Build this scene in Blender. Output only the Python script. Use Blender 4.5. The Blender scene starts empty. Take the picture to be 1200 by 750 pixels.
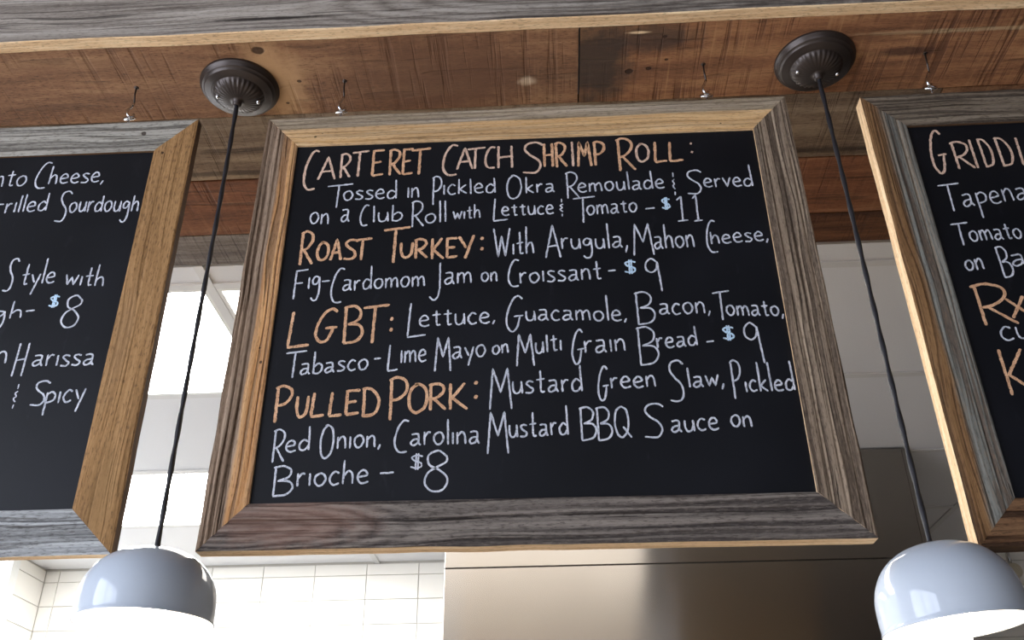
import bpy, bmesh, math, random
from mathutils import Vector, Matrix, noise as mnoise
C = bpy.context.scene.collection
SC = bpy.context.scene
CZ = 1.5                                   # camera height above the floor (m)

# ------------------------------------------------------------------ camera
cam_d = bpy.data.cameras.new('camera')
cam = bpy.data.objects.new('camera', cam_d); C.objects.link(cam)
cam_d.sensor_width = 36.0
cam_d.lens = 1119.11 * 36.0 / 1200.0
cam_d.clip_start = 0.02
rt = Vector((0.99873922, 0.04922618, -0.00983668))
up = Vector((0.03326885, -0.50232717, 0.86403738))
fw = Vector((-0.03759203, 0.86327527, 0.50333155))
mw = Matrix((rt, up, -fw)).transposed().to_4x4()
mw.translation = Vector((0, 0, CZ))
cam.matrix_world = mw
SC.camera = cam

# ------------------------------------------------------------------ world, exposure
SC.view_settings.view_transform = 'Standard'
SC.view_settings.look = 'None'
SC.view_settings.gamma = 1.0
SC.view_settings.use_curve_mapping = False
SC.view_settings.exposure = 0.0
world = bpy.data.worlds.new('world'); SC.world = world
world.use_nodes = True
world.node_tree.nodes['Background'].inputs[0].default_value = (0.62, 0.76, 1.0, 1)
world.node_tree.nodes['Background'].inputs[1].default_value = 1.0

DAY = 2.4            # street windows of the dining room
PANEL = 25.0          # ceiling light panels of the kitchen
BULB = 26.0

# ------------------------------------------------------------------ helpers
def lin(h):
    h = h.lstrip('#')
    o = []
    for i in (0, 2, 4):
        c = int(h[i:i+2], 16) / 255
        o.append(c / 12.92 if c <= 0.04045 else ((c + 0.055) / 1.055) ** 2.4)
    return (o[0], o[1], o[2], 1)

def link(name, me, mats, parent=None, loc=None, kind=None):
    o = bpy.data.objects.new(name, me); C.objects.link(o)
    if mats is not None and not me.materials:
        for m in (mats if isinstance(mats, (list, tuple)) else [mats]):
            me.materials.append(m)
    if parent: o.parent = parent
    if loc is not None: o.location = loc
    if kind: o['kind'] = kind
    return o

def mesh(name, vs, fs, mi=None, smooth=False):
    me = bpy.data.meshes.new(name)
    me.from_pydata(vs, [], fs)
    if mi: me.polygons.foreach_set('material_index', mi)
    if smooth: me.polygons.foreach_set('use_smooth', [True] * len(fs))
    me.update()
    return me

def thing(name, label, cat, loc=(0, 0, 0), group=None, kind=None):
    o = bpy.data.objects.new(name, None); C.objects.link(o)
    o.location = loc; o.empty_display_size = 0.05
    if label: o['label'] = label
    if cat: o['category'] = cat
    if group: o['group'] = group
    if kind: o['kind'] = kind
    return o

def box_bm(bm, x0, x1, y0, y1, z0, z1, bev=0.0):
    t = bmesh.new()
    bmesh.ops.create_cube(t, size=1.0)
    for v in t.verts:
        v.co = Vector(((x0 + x1) / 2 + v.co.x * (x1 - x0), (y0 + y1) / 2 + v.co.y * (y1 - y0), (z0 + z1) / 2 + v.co.z * (z1 - z0)))
    if bev > 0:
        bmesh.ops.bevel(t, geom=t.edges[:], offset=bev, segments=1, affect='EDGES')
    me = bpy.data.meshes.new('t'); t.to_mesh(me); t.free()
    bm.from_mesh(me); bpy.data.meshes.remove(me)

def box(name, x0, x1, y0, y1, z0, z1, mat, parent=None, bev=0.0, kind=None, origin=None):
    """a box whose object origin sits at its own centre (or at origin)"""
    c = Vector(origin) if origin else Vector(((x0 + x1) / 2, (y0 + y1) / 2, (z0 + z1) / 2))
    bm = bmesh.new()
    box_bm(bm, x0 - c.x, x1 - c.x, y0 - c.y, y1 - c.y, z0 - c.z, z1 - c.z, bev)
    me = bpy.data.meshes.new(name); bm.to_mesh(me); bm.free()
    p = parent.matrix_world.translation if parent else Vector()
    if parent: p = Vector(parent.location)
    return link(name, me, mat, parent, c - p, kind)

def lathe(prof, n=48, flute=None, cap=False):
    """profile of (r, z[, material]) turned about z"""
    vs, fs, mi = [], [], []
    for k, p in enumerate(prof):
        for i in range(n):
            a = 2 * math.pi * i / n
            r = p[0]
            if flute and flute[0] <= k <= flute[1]:
                r *= 1 + flute[3] * math.cos(flute[2] * a)
            vs.append((r * math.cos(a), r * math.sin(a), p[1]))
    for k in range(len(prof) - 1):
        for i in range(n):
            j = (i + 1) % n
            fs.append((k * n + i, k * n + j, (k + 1) * n + j, (k + 1) * n + i))
            mi.append(prof[k][2] if len(prof[k]) > 2 else 0)
    return vs, fs, mi

def tube(pts, r, n=8, closed=False, lobes=0, twist=0.0):
    """tube along a list of points; lobes/twist give a twisted two-strand look"""
    vs, fs = [], []
    P = [Vector(p) for p in pts]
    m = len(P)
    ref = Vector((0.13, 0.97, 0.21)).normalized()
    for k in range(m):
        if closed: t = P[(k + 1) % m] - P[k - 1]
        else: t = P[min(k + 1, m - 1)] - P[max(k - 1, 0)]
        t.normalize()
        a = (ref - t * ref.dot(t)).normalized(); b = t.cross(a)
        rr = r[k] if isinstance(r, (list, tuple)) else r
        for i in range(n):
            an = 2 * math.pi * i / n
            q = rr * (1 + (0.13 * math.cos(lobes * an - twist * k) if lobes else 0))
            vs.append(tuple(P[k] + a * math.cos(an) * q + b * math.sin(an) * q))
    for k in range(m if closed else m - 1):
        k2 = (k + 1) % m
        for i in range(n):
            j = (i + 1) % n
            fs.append((k * n + i, k * n + j, k2 * n + j, k2 * n + i))
    if not closed:
        fs.append(tuple(range(n))[::-1]); fs.append(tuple((m - 1) * n + i for i in range(n)))
    return vs, fs

def join(parts):
    V, F, M = [], [], []
    for idx, pr in enumerate(parts):
        v, f = pr[0], pr[1]
        mi = pr[2] if len(pr) > 2 and pr[2] is not None else 0
        o = len(V)
        V += v
        F += [tuple(i + o for i in q) for q in f]
        M += (mi if isinstance(mi, list) else [mi] * len(f))
    return V, F, M

# ------------------------------------------------------------------ materials
class NT:
    def __init__(s, name):
        s.m = bpy.data.materials.new(name); s.m.use_nodes = True
        s.t = s.m.node_tree; s.t.nodes.clear()
        s.out = s.t.nodes.new('ShaderNodeOutputMaterial')
        s.b = s.t.nodes.new('ShaderNodeBsdfPrincipled')
        s.t.links.new(s.b.outputs[0], s.out.inputs[0])
    def n(s, typ, **kw):
        nd = s.t.nodes.new(typ)
        for k, v in kw.items():
            if k.startswith('i_'): s.set(nd.inputs[k[2:].replace('_', ' ')], v)
            else: setattr(nd, k, v)
        return nd
    def set(s, inp, v):
        if hasattr(v, 'is_output') or isinstance(v, bpy.types.NodeSocket): s.t.links.new(v, inp)
        else: inp.default_value = v
    def coords(s): 
        return s.n('ShaderNodeTexCoord').outputs['Object']
    def mapping(s, vec, scale=(1, 1, 1), loc=(0, 0, 0), rot=(0, 0, 0)):
        m = s.n('ShaderNodeMapping'); s.set(m.inputs[0], vec)
        m.inputs['Scale'].default_value = scale; m.inputs['Location'].default_value = loc; m.inputs['Rotation'].default_value = rot
        return m.outputs[0]
    def noise(s, vec, scale=1.0, detail=4, rough=0.55, dist=0.0):
        m = s.n('ShaderNodeTexNoise'); s.set(m.inputs['Vector'], vec)
        m.inputs['Scale'].default_value = scale; m.inputs['Detail'].default_value = detail
        m.inputs['Roughness'].default_value = rough; m.inputs['Distortion'].default_value = dist
        return m.outputs[0]
    def ramp(s, f, stops, interp='LINEAR'):
        r = s.n('ShaderNodeValToRGB'); s.set(r.inputs[0], f)
        e = r.color_ramp.elements; r.color_ramp.interpolation = interp
        while len(e) > 1: e.remove(e[-1])
        e[0].position = stops[0][0]; e[0].color = stops[0][1]
        for p, c in stops[1:]:
            x = e.new(p); x.color = c
        return r.outputs[0]
    def mr(s, f, a, b, c=0.0, d=1.0, smooth=True):
        r = s.n('ShaderNodeMapRange'); s.set(r.inputs['Value'], f)
        r.interpolation_type = 'SMOOTHSTEP' if smooth else 'LINEAR'
        r.inputs['From Min'].default_value = a; r.inputs['From Max'].default_value = b
        r.inputs['To Min'].default_value = c; r.inputs['To Max'].default_value = d
        return r.outputs[0]
    def math(s, op, a, b=0.0, c=0.0):
        r = s.n('ShaderNodeMath', operation=op); s.set(r.inputs[0], a); s.set(r.inputs[1], b)
        if op == 'MULTIPLY_ADD': s.set(r.inputs[2], c)
        return r.outputs[0]
    def mix(s, f, a, b, mode='MIX'):
        r = s.n('ShaderNodeMix', data_type='RGBA', blend_type=mode)
        s.set(r.inputs[0], f); s.set(r.inputs[6], a); s.set(r.inputs[7], b)
        return r.outputs[2]
    def sep(s, v):
        r = s.n('ShaderNodeSeparateXYZ'); s.set(r.inputs[0], v); return r.outputs
    def comb(s, x, y, z):
        r = s.n('ShaderNodeCombineXYZ'); s.set(r.inputs[0], x); s.set(r.inputs[1], y); s.set(r.inputs[2], z); return r.outputs[0]
    def bump(s, h, st=0.3, d=0.002):
        r = s.n('ShaderNodeBump'); s.set(r.inputs['Height'], h)
        r.inputs['Strength'].default_value = st; r.inputs['Distance'].default_value = d
        s.set(s.b.inputs['Normal'], r.outputs[0])
    def done(s, col=None, rough=None, metal=None, spec=None):
        if col is not None: s.set(s.b.inputs['Base Color'], col)
        if rough is not None: s.set(s.b.inputs['Roughness'], rough)
        if metal is not None: s.set(s.b.inputs['Metallic'], metal)
        if spec is not None: s.set(s.b.inputs['Specular IOR Level'], spec)
        return s.m

def plain(name, col, rough=0.5, metal=0.0, spec=0.5, var=0.06, scale=30.0, bump=0.0):
    t = NT(name); co = t.coords()
    n = t.noise(co, scale, 3)
    c = lin(col); d = tuple(x * (1 - var * 2) for x in c[:3]) + (1,)
    t.set(t.b.inputs['Base Color'], t.mix(n, d, c))
    if bump: t.bump(n, bump, 0.001)
    return t.done(None, rough, metal, spec)

def emit(name, col, st):
    t = NT(name)
    e = t.n('ShaderNodeEmission'); e.inputs[0].default_value = lin(col); e.inputs[1].default_value = st
    t.t.links.new(e.outputs[0], t.out.inputs[0])
    return t.m

def wood(name, dark, mid, light, seed=0.0, fy=70.0, fx=3.0, two=None, saw=0.0, saw_rot=0.12, saw_f=60.0, cath=None,
         stains_and_shade=(), knots=(), cracks=0.35, bump=0.5, rough=0.8, patch=0.5, contrast=1.0, stripe=0.0, stripe_f=150.0, grit=0.35):
    """board wood: grain runs along local x, y across the width.
       two = (split_y, soft, dark, mid, light, side) a second tone beyond split_y
       stains = (x, y, rx, ry, colour, strength) ; knots = (x, y, r)"""
    t = NT(name); co = t.coords()
    wob = t.noise(t.mapping(co, (2.2, 7, 7), (seed, seed * 1.7, 0)), 1.0, 2)
    s = t.sep(co)
    yw = t.math('MULTIPLY_ADD', wob, 0.035, s[1])
    zw = t.math('MULTIPLY_ADD', wob, 0.02, s[2])
    cw = t.comb(s[0], yw, zw)
    g = t.noise(t.mapping(cw, (fx, fy, fy), (seed * 3.1, seed, 0)), 1.0, 5, 0.62)
    g2 = t.noise(t.mapping(cw, (fx * 3, fy * 4.5, fy * 4.5), (seed, seed * 2.3, 0)), 1.0, 3, 0.6)
    gg = t.math('MULTIPLY_ADD', g2, 0.35, t.math('MULTIPLY', g, 0.75))
    if cath:
        # flame-shaped (cathedral) rings: bands of a stretched radial distance
        cx, cy, sx, fr, amt = cath[:5]
        w = t.n('ShaderNodeTexWave', wave_type='RINGS', rings_direction='SPHERICAL', wave_profile='SIN')
        t.set(w.inputs['Vector'], t.mapping(cw, (sx, 1, 1), (-cx * sx, -cy, 0)))
        w.inputs['Scale'].default_value = fr; w.inputs['Distortion'].default_value = 1.6
        w.inputs['Detail'].default_value = 2.5; w.inputs['Detail Scale'].default_value = 1.2
        d = t.math('ABSOLUTE', t.math('SUBTRACT', s[0], cx))
        am = t.mr(d, cath[5] * .6, cath[5], amt, 0.0)
        wv = t.math('MULTIPLY_ADD', t.math('POWER', w.outputs[1], .6), .42, .24)
        gg = t.math('ADD', gg, t.math('MULTIPLY', am, t.math('SUBTRACT', wv, gg)))
    a = 0.5 - 0.17 / contrast; b = 0.5 + 0.20 / contrast
    def tone(d, m, l):
        return t.ramp(gg, [(a, lin(d)), ((a + b) / 2 + 0.02, lin(m)), (b, lin(l))])
    col = tone(dark, mid, light)
    if two:
        sy, soft, d2, m2, l2 = two[:5]
        n0 = t.noise(t.mapping(co, (9, 30, 30), (seed, 0, 0)), 1.0, 3)
        yy = t.math('MULTIPLY_ADD', t.math('SUBTRACT', n0, 0.5), soft * 3, s[1])
        col = t.mix(t.mr(yy, sy - soft, sy + soft), col, tone(d2, m2, l2))
    pn = t.noise(t.mapping(co, (2.5, 9, 9), (seed * 5, seed, 0)), 1.0, 4, 0.6)
    col = t.mix(t.mr(pn, 0.3, 0.75, patch * 0.55, 0.0), col, t.mix(1.0, col, lin(dark), 'MULTIPLY'))
    h = gg
    if stripe > 0:
        st = t.noise(t.mapping(cw, (1.3, stripe_f, stripe_f), (seed * 1.9, seed * 4, 0)), 1.0, 1, 0.4)
        dk = t.mr(st, 0.50, 0.62)
        lt = t.mr(st, 0.46, 0.34)
        col = t.mix(t.math('MULTIPLY', dk, stripe), col, lin(dark))
        col = t.mix(t.math('MULTIPLY', lt, stripe * .45), col, lin(light))
        h = t.math('MULTIPLY_ADD', dk, -0.7, h)
    if grit > 0:
        gn = t.noise(t.mapping(co, (90, 420, 420), (seed, 0, 0)), 1.0, 2, 0.6)
        col = t.mix(t.math('MULTIPLY', t.mr(gn, 0.54, 0.66), grit), col, t.mix(1.0, col, lin('6a5f55'), 'MULTIPLY'))
        col = t.mix(t.math('MULTIPLY', t.mr(gn, 0.44, 0.34), grit * .5), col, lin(light))
    if saw > 0:
        sn = t.noise(t.mapping(co, (saw_f, 2.0, 2.0), (seed, 0, 0), (0, 0, saw_rot)), 1.0, 3, 0.7)
        sm = t.mr(sn, 0.50, 0.64)
        gate = t.mr(t.noise(t.mapping(co, (4, 6, 6), (seed * 2, 3, 0)), 1.0, 2), 0.3, 0.6)
        sm = t.math('MULTIPLY', sm, gate)
        col = t.mix(t.math('MULTIPLY', sm, saw), col, lin(dark))
        sl = t.mr(sn, 0.42, 0.30)
        col = t.mix(t.math('MULTIPLY', sl, saw * 0.5), col, lin(light))
        h = t.math('MULTIPLY_ADD', sm, -0.8, h)
    if cracks > 0:
        cn = t.noise(t.mapping(cw, (fx * 0.9, fy * 1.3, fy * 1.3), (seed * 7, 5, 0)), 1.0, 2, 0.5)
        cm = t.mr(cn, 0.625, 0.67)
        col = t.mix(t.math('MULTIPLY', cm, cracks), col, lin('241b15'))
        h = t.math('MULTIPLY_ADD', cm, -0.9, h)
    nd = t.noise(t.mapping(co, (30, 30, 30), (seed, 0, 0)), 1.0, 4, 0.65)
    def blob(x, y, rx, ry, hard):
        dx = t.math('DIVIDE', t.math('SUBTRACT', s[0], x), rx)
        dy = t.math('DIVIDE', t.math('SUBTRACT', s[1], y), ry)
        r = t.math('SQRT', t.math('ADD', t.math('MULTIPLY', dx, dx), t.math('MULTIPLY', dy, dy)))
        r = t.math('MULTIPLY_ADD', t.math('SUBTRACT', nd, 0.5), 1.3 - hard, r)
        return t.mr(r, 1.0, hard * 0.9)
    for (x, y, rx, ry, c, stn) in stains_and_shade:
        col = t.mix(t.math('MULTIPLY', blob(x, y, rx, ry, 0.35), stn), col, lin(c))
    for (x, y, r) in knots:
        k = blob(x, y, r, r * 0.8, 0.75)
        col = t.mix(t.math('MULTIPLY', k, 0.85), col, lin('2b1a10'))
        h = t.math('MULTIPLY_ADD', k, -1.0, h)
    t.bump(h, bump, 0.003)
    return t.done(col, rough, 0.0, 0.25)

PINE_EDGE = wood('pine_edge', 'c09c72', 'dcb98e', 'efd6ae', 9.0, fy=120, cracks=0.05, patch=0.3)

# plaster, tile, panels
M_WALL = plain('plaster', 'b9b4ab', 0.85, var=0.04)
M_DWALL = plain('dark_plaster', '2f2925', 0.8, var=0.06)
M_FLOOR = plain('floor_concrete', 'c9bba8', 0.6, var=0.12, scale=3)
M_KFLOOR = plain('kitchen_floor_quarry', '6a625a', 0.6, var=0.12, scale=3)
M_CEIL = plain('ceiling_panel_fibre', 'e0e0e2', 0.9, var=0.03, scale=160, bump=0.15)
M_BAR = plain('grid_bar_paint', 'd2d1d0', 0.45, var=0.02)
M_DCEIL = plain('dining_ceiling_paint', '6b655e', 0.9, var=0.04)
M_TILE = plain('white_tile_glaze', 'f2efe7', 0.22, var=0.03, scale=4)
M_GROUT = plain('grout', 'd3cec4', 0.9, var=0.05)
M_CHROME = plain('bright_zinc', 'dcdcdc', 0.14, 1.0, var=0.05, scale=200)
M_BRONZE = plain('bronze_enamel', '3d342f', 0.33, 0.5, var=0.1, scale=60)
M_HOOK = plain('dull_steel_wire', '4e4641', 0.35, 0.9, var=0.1, scale=90)
M_BLACKMETAL = plain('blackened_metal', '2e2a28', 0.4, 0.8, var=0.1)
M_CORD = plain('black_cloth_cord', '15131a', 0.6, var=0.3, scale=900)
M_SHADE = plain('blue_grey_enamel', 'b6bec8', 0.09, var=0.01, scale=8)
M_SHADE_IN = plain('white_enamel_inside', 'f4f1ea', 0.4, var=0.01)
M_BULB = emit('frosted_bulb_glow', 'fff2dc', BULB)
M_PANEL = emit('light_panel_glow', 'ffffff', PANEL)
M_PANEL_DIM = emit('dim_light_panel_glow', 'fff8f0', PANEL * .33)
M_DAY = emit('daylight_pane', 'e6edff', DAY)
M_DAYL = emit('daylight_pane_side', 'e6eeff', DAY * 3.2)
M_KWIN = emit('kitchen_daylight_pane', 'f2f8ff', 3.0)
M_FRAME = plain('window_frame_paint', '3a3633', 0.5)
M_WFRAME = plain('white_frame_paint', 'e8e8e4', 0.5)

def steel(name, col, rough):
    """stainless sheet with horizontal brushing: reflections are drawn out vertically"""
    t = NT(name); co = t.coords()
    n = t.noise(t.mapping(co, (2.0, 2.0, 260)), 1.0, 3)
    l = t.noise(t.mapping(co, (2.6, 2.6, 1.5), (4.2, 0, 1.0)), 1.0, 2, 0.4)
    t.set(t.b.inputs['Base Color'], t.mix(n, lin(col), tuple(x * 0.97 for x in lin(col)[:3]) + (1,)))
    t.bump(l, 0.25, 0.02)
    t.b.inputs['Anisotropic'].default_value = 0.97
    t.set(t.b.inputs['Tangent'], t.comb(0.0, 0.0, 1.0))
    return t.done(None, rough, 1.0)
M_STEEL = steel('brushed_stainless', '9b968f', 0.24)

def slate():
    t = NT('chalkboard_black'); co = t.coords()
    n = t.noise(t.mapping(co, (3, 3, 3)), 1.0, 5, 0.6)
    n2 = t.noise(t.mapping(co, (40, 40, 12)), 1.0, 4, 0.7)
    c = t.mix(t.mr(n, 0.4, 0.75), lin('090a0f'), lin('0f1016'))
    c = t.mix(t.math('MULTIPLY', t.mr(n2, 0.6, 0.8), 0.25), c, lin('3a3b42'))
    t.bump(n2, 0.05, 0.001)
    return t.done(c, t.mr(n, 0.3, 0.7, 0.42, 0.55), 0.0, 0.24)
M_SLATE = slate()

def chalk(name, c1, c2):
    t = NT(name); co = t.coords()
    n = t.noise(t.mapping(co, (1, 1, 1)), 420.0, 4, 0.75)
    n3 = t.noise(t.mapping(co, (1, 1, 1)), 60.0, 2, 0.6)
    c = t.mix(t.mr(n3, 0.35, 0.65), lin(c1), lin(c2))
    c = t.mix(t.math('MULTIPLY', t.mr(n, 0.50, 0.66), 0.8), c, lin('2a2a30'))
    return t.done(c, 0.95, 0.0, 0.1)
CHALK = {'w': chalk('white_chalk', 'd0d1d8', 'b4b7c0'), 'o': chalk('orange_chalk', 'dbae88', 'c49672'),
         'p': chalk('pale_orange_chalk', 'dabba4', 'c8a791'), 'b': chalk('pale_blue_chalk', 'b6d2e6', 'c4d4e2')}

# ------------------------------------------------------------------ setting
ZS = CZ + 1.2622          # underside of the timber beam
ZC = CZ + 1.262           # kitchen ceiling
XL, XR, YB, YD = -2.40, 3.45, 4.37, -4.6
ZD = 3.35                 # dining room ceiling
box('floor', XL - .1, XR + .1, YD - .1, 1.5, -0.1, 0, M_FLOOR, kind='structure')
box('floor', XL - .1, XR + .1, 1.5, YB + .1, -0.1, 0, M_KFLOOR, kind='structure').name = 'floor.001'

ceil = thing('ceiling', None, None, (0, 0, ZC), kind='structure')
px = [-0.83 + 1.22 * k for k in range(-2, 5)]
py = [1.862] + [1.954 + 0.606 * k for k in range(4)] + [YB]
lit = {(1, 1): 'bright ceiling light panel left of the pendant cord, nearest row of the kitchen ceiling',
       (2, 1): 'bright ceiling light panel right of the pendant cord, mostly behind the middle chalkboard',
       (1, 3): 'bright ceiling light panel farther back, just above the left pendant lamp'}
bm_cache = {}
for j in range(len(py) - 1):
    for i in range(len(px) - 1):
        x0, x1, y0, y1 = px[i] + .011, px[i+1] - .011, py[j] + .011, py[j+1] - .011
        if x0 < XL: x0 = XL + 0.002
        if x1 > XR: x1 = XR - 0.002
        cx, cy = (x0 + x1) / 2, (y0 + y1) / 2
        if (i, j) in lit:
            L = thing('ceiling_light', lit[(i, j)], 'ceiling light', (cx, cy, ZC), 'ceiling light panels of the kitchen')
            bm = bmesh.new()
            hx, hy = (x1 - x0) / 2, (y1 - y0) / 2
            for a in ((-hx, hx, -hy, -hy + .012), (-hx, hx, hy - .012, hy), (-hx, -hx + .012, -hy + .012, hy - .012), (hx - .012, hx, -hy + .012, hy - .012)):
                box_bm(bm, a[0], a[1], a[2], a[3], 0.001, 0.02)
            me = bpy.data.meshes.new('light_frame'); bm.to_mesh(me); bm.free()
            link('light_frame', me, M_WFRAME, L)
            bm = bmesh.new(); box_bm(bm, -hx + .012, hx - .012, -hy + .012, hy - .012, 0.004, 0.018)
            me = bpy.data.meshes.new('diffuser'); bm.to_mesh(me); bm.free()
            link('diffuser', me, M_PANEL_DIM if (i, j) == (2, 1) else M_PANEL, L)
            continue
        key = (round(x1 - x0, 3), round(y1 - y0, 3))
        if key not in bm_cache:
            bm = bmesh.new(); box_bm(bm, -key[0] / 2, key[0] / 2, -key[1] / 2, key[1] / 2, 0.006, 0.022)
            me = bpy.data.meshes.new('ceiling_panel'); bm.to_mesh(me); bm.free(); me.materials.append(M_CEIL)
            bm_cache[key] = me
        link('ceiling_panel', bm_cache[key], None, ceil, (cx, cy, 0))
for x in px[:-1]:
    if XL + .02 < x < XR: box('grid_bar', x - .012, x + .012, 1.862, YB, ZC, ZC + .005, M_BAR, ceil)
for y in py[1:-1]:
    box('grid_bar', XL, XR, y - .012, y + .012, ZC + .0005, ZC + .0056, M_BAR, ceil)
box('plenum_board', XL, XR, 1.862, YB, ZC + .03, ZC + .05, M_CEIL, ceil)
box('ceiling', XL - .1, XR + .1, YD - .1, 1.9, ZD, ZD + .1, M_DCEIL, kind='structure').name = 'ceiling.001'

# back wall with stack-bonded white tiles
wb = box('wall_back', XL - .1, XR + .1, YB, YB + .1, 0, ZC + .05, M_GROUT, kind='structure')
TW, TH = 0.242, 0.111
def tile_mesh(w, h, axis):
    bm = bmesh.new()
    if axis == 'x': box_bm(bm, -w/2 + .0015, w/2 - .0015, -.004, .004, -h/2 + .0015, h/2 - .0015, .0012)
    else: box_bm(bm, -.004, .004, -w/2 + .0015, w/2 - .0015, -h/2 + .0015, h/2 - .0015, .0012)
    me = bpy.data.meshes.new('tile'); bm.to_mesh(me); bm.free(); me.materials.append(M_TILE); return me
rows = [(ZC - .0015, CZ + 1.2065)] + [(CZ + 1.2065 - TH * k, CZ + 1.2065 - TH * (k + 1)) for k in range(5)]
tiles = {}
rng = random.Random(5)
cols = []
x = -0.8750 - TW * 7
while x < XR:
    a, b = max(x, XL + .006), min(x + TW, XR)
    if b - a > .02: cols.append((a, b))
    x += TW
for (z1, z0) in rows:
    for (a, b) in cols:
        if -0.2 < a and b < 0.7: continue          # behind the middle of the hood: nothing can be seen of it
        k = ('x', round(b - a, 3), round(z1 - z0, 3))
        if k not in tiles: tiles[k] = tile_mesh(k[1], k[2], 'x')
        o = link('tile', tiles[k], None, wb)
        o.location = Vector(((a + b) / 2, YB - .003 + rng.uniform(-.0006, .0006), (z0 + z1) / 2)) - Vector(wb.location)
# left wall: tiled return, bright window, long dining side
wl = box('wall_left', XL - .1, XL, 4.10, YB, 0, ZC + .05, M_GROUT, kind='structure')
for (z1, z0) in rows:
    for (a, b) in ((4.125, 4.362),):
        k = ('y', round(b - a, 3), round(z1 - z0, 3))
        if k not in tiles: tiles[k] = tile_mesh(k[1], k[2], 'y')
        o = link('tile', tiles[k], None, wl)
        o.location = Vector((XL + .003, (a + b) / 2, (z0 + z1) / 2)) - Vector(wl.location)
box('wall_left', XL - .1, XL, 1.15, 4.10, 0, 1.2, M_WALL, kind='structure')
wn = thing('window_1', None, None, (XL, 2.7, 1.2), kind='structure')
box('window_frame', XL - .03, XL + .012, 4.06, 4.12, 1.2, ZC - .002, M_WFRAME, wn)
box('window_frame', XL - .03, XL + .012, 1.9, 1.96, 1.2, ZC - .002, M_WFRAME, wn)
box('window_sill', XL - .03, XL + .03, 1.96, 4.06, 1.2, 1.24, M_WFRAME, wn)
box('pane', XL - .02, XL - .012, 1.96, 4.06, 1.24, ZC - .002, M_KWIN, wn)
box('wall_left', XL - .1, XL, 1.15, 1.9, 1.2, ZC, M_WALL, kind='structure')
box('wall_right', XR, XR + .1, YD, YB, 0, ZD, M_DWALL, kind='structure')
box('wall_front', XL - .1, XR + .1, 1.20, 1.86, ZC + .21, ZD, M_WALL, kind='structure')

def window(nm, axis, a0, a1, z0, z1, at, m_pane, n=3):
    """framed window, panes as sub pieces"""
    if axis == 'y':     # in a wall of constant y
        W = thing(nm, None, None, ((a0 + a1) / 2, at, z0), kind='structure')
        f = lambda u0, u1, w0, w1, d: (u0, u1, at - d, at + d, w0, w1)
    else:
        W = thing(nm, None, None, (at, (a0 + a1) / 2, z0), kind='structure')
        f = lambda u0, u1, w0, w1, d: (at - d, at + d, u0, u1, w0, w1)
    step = (a1 - a0) / n
    for k in range(n + 1):
        x = a0 + step * k
        box('window_frame', *f(x - .03, x + .03, z0, z1, .04), M_FRAME, W)
    for z in (z0, z1):
        box('window_frame', *f(a0, a1, z - .03, z + .03, .045), M_FRAME, W)
    for k in range(n):
        box('pane', *f(a0 + step * k + .03, a0 + step * (k + 1) - .03, z0 + .03, z1 - .03, .006), m_pane, W)

# dining room shell behind the camera with its street windows
WX0, WX1 = -2.3, 1.145
box('wall_dining', XL - .1, WX0, YD - .1, YD, 0, ZD, M_WALL, kind='structure')
box('wall_dining', WX1, XR, YD - .1, YD, 0, ZD, M_DWALL, kind='structure')
box('wall_dining', WX0, WX1, YD - .1, YD, 0, 0.12, M_WALL, kind='structure')
box('wall_dining', WX0, WX1, YD - .1, YD, 2.9, ZD, M_WALL, kind='structure')
window('window_2', 'y', WX0, WX1, 0.12, 2.9, YD - .05, M_DAY, 3)
box('wall_left', XL - .1, XL, YD, -2.6, 0, ZD, M_WALL, kind='structure')
box('wall_left', XL - .1, XL, 0.6, 1.15, 0, ZD, M_WALL, kind='structure')
box('wall_left', XL - .1, XL, -2.6, 0.6, 0, 0.3, M_WALL, kind='structure')
box('wall_left', XL - .1, XL, -2.6, 0.6, 2.9, ZD, M_WALL, kind='structure')
window('window_3', 'x', -2.6, 0.6, 0.3, 2.9, XL - .05, M_DAYL, 3)

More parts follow.
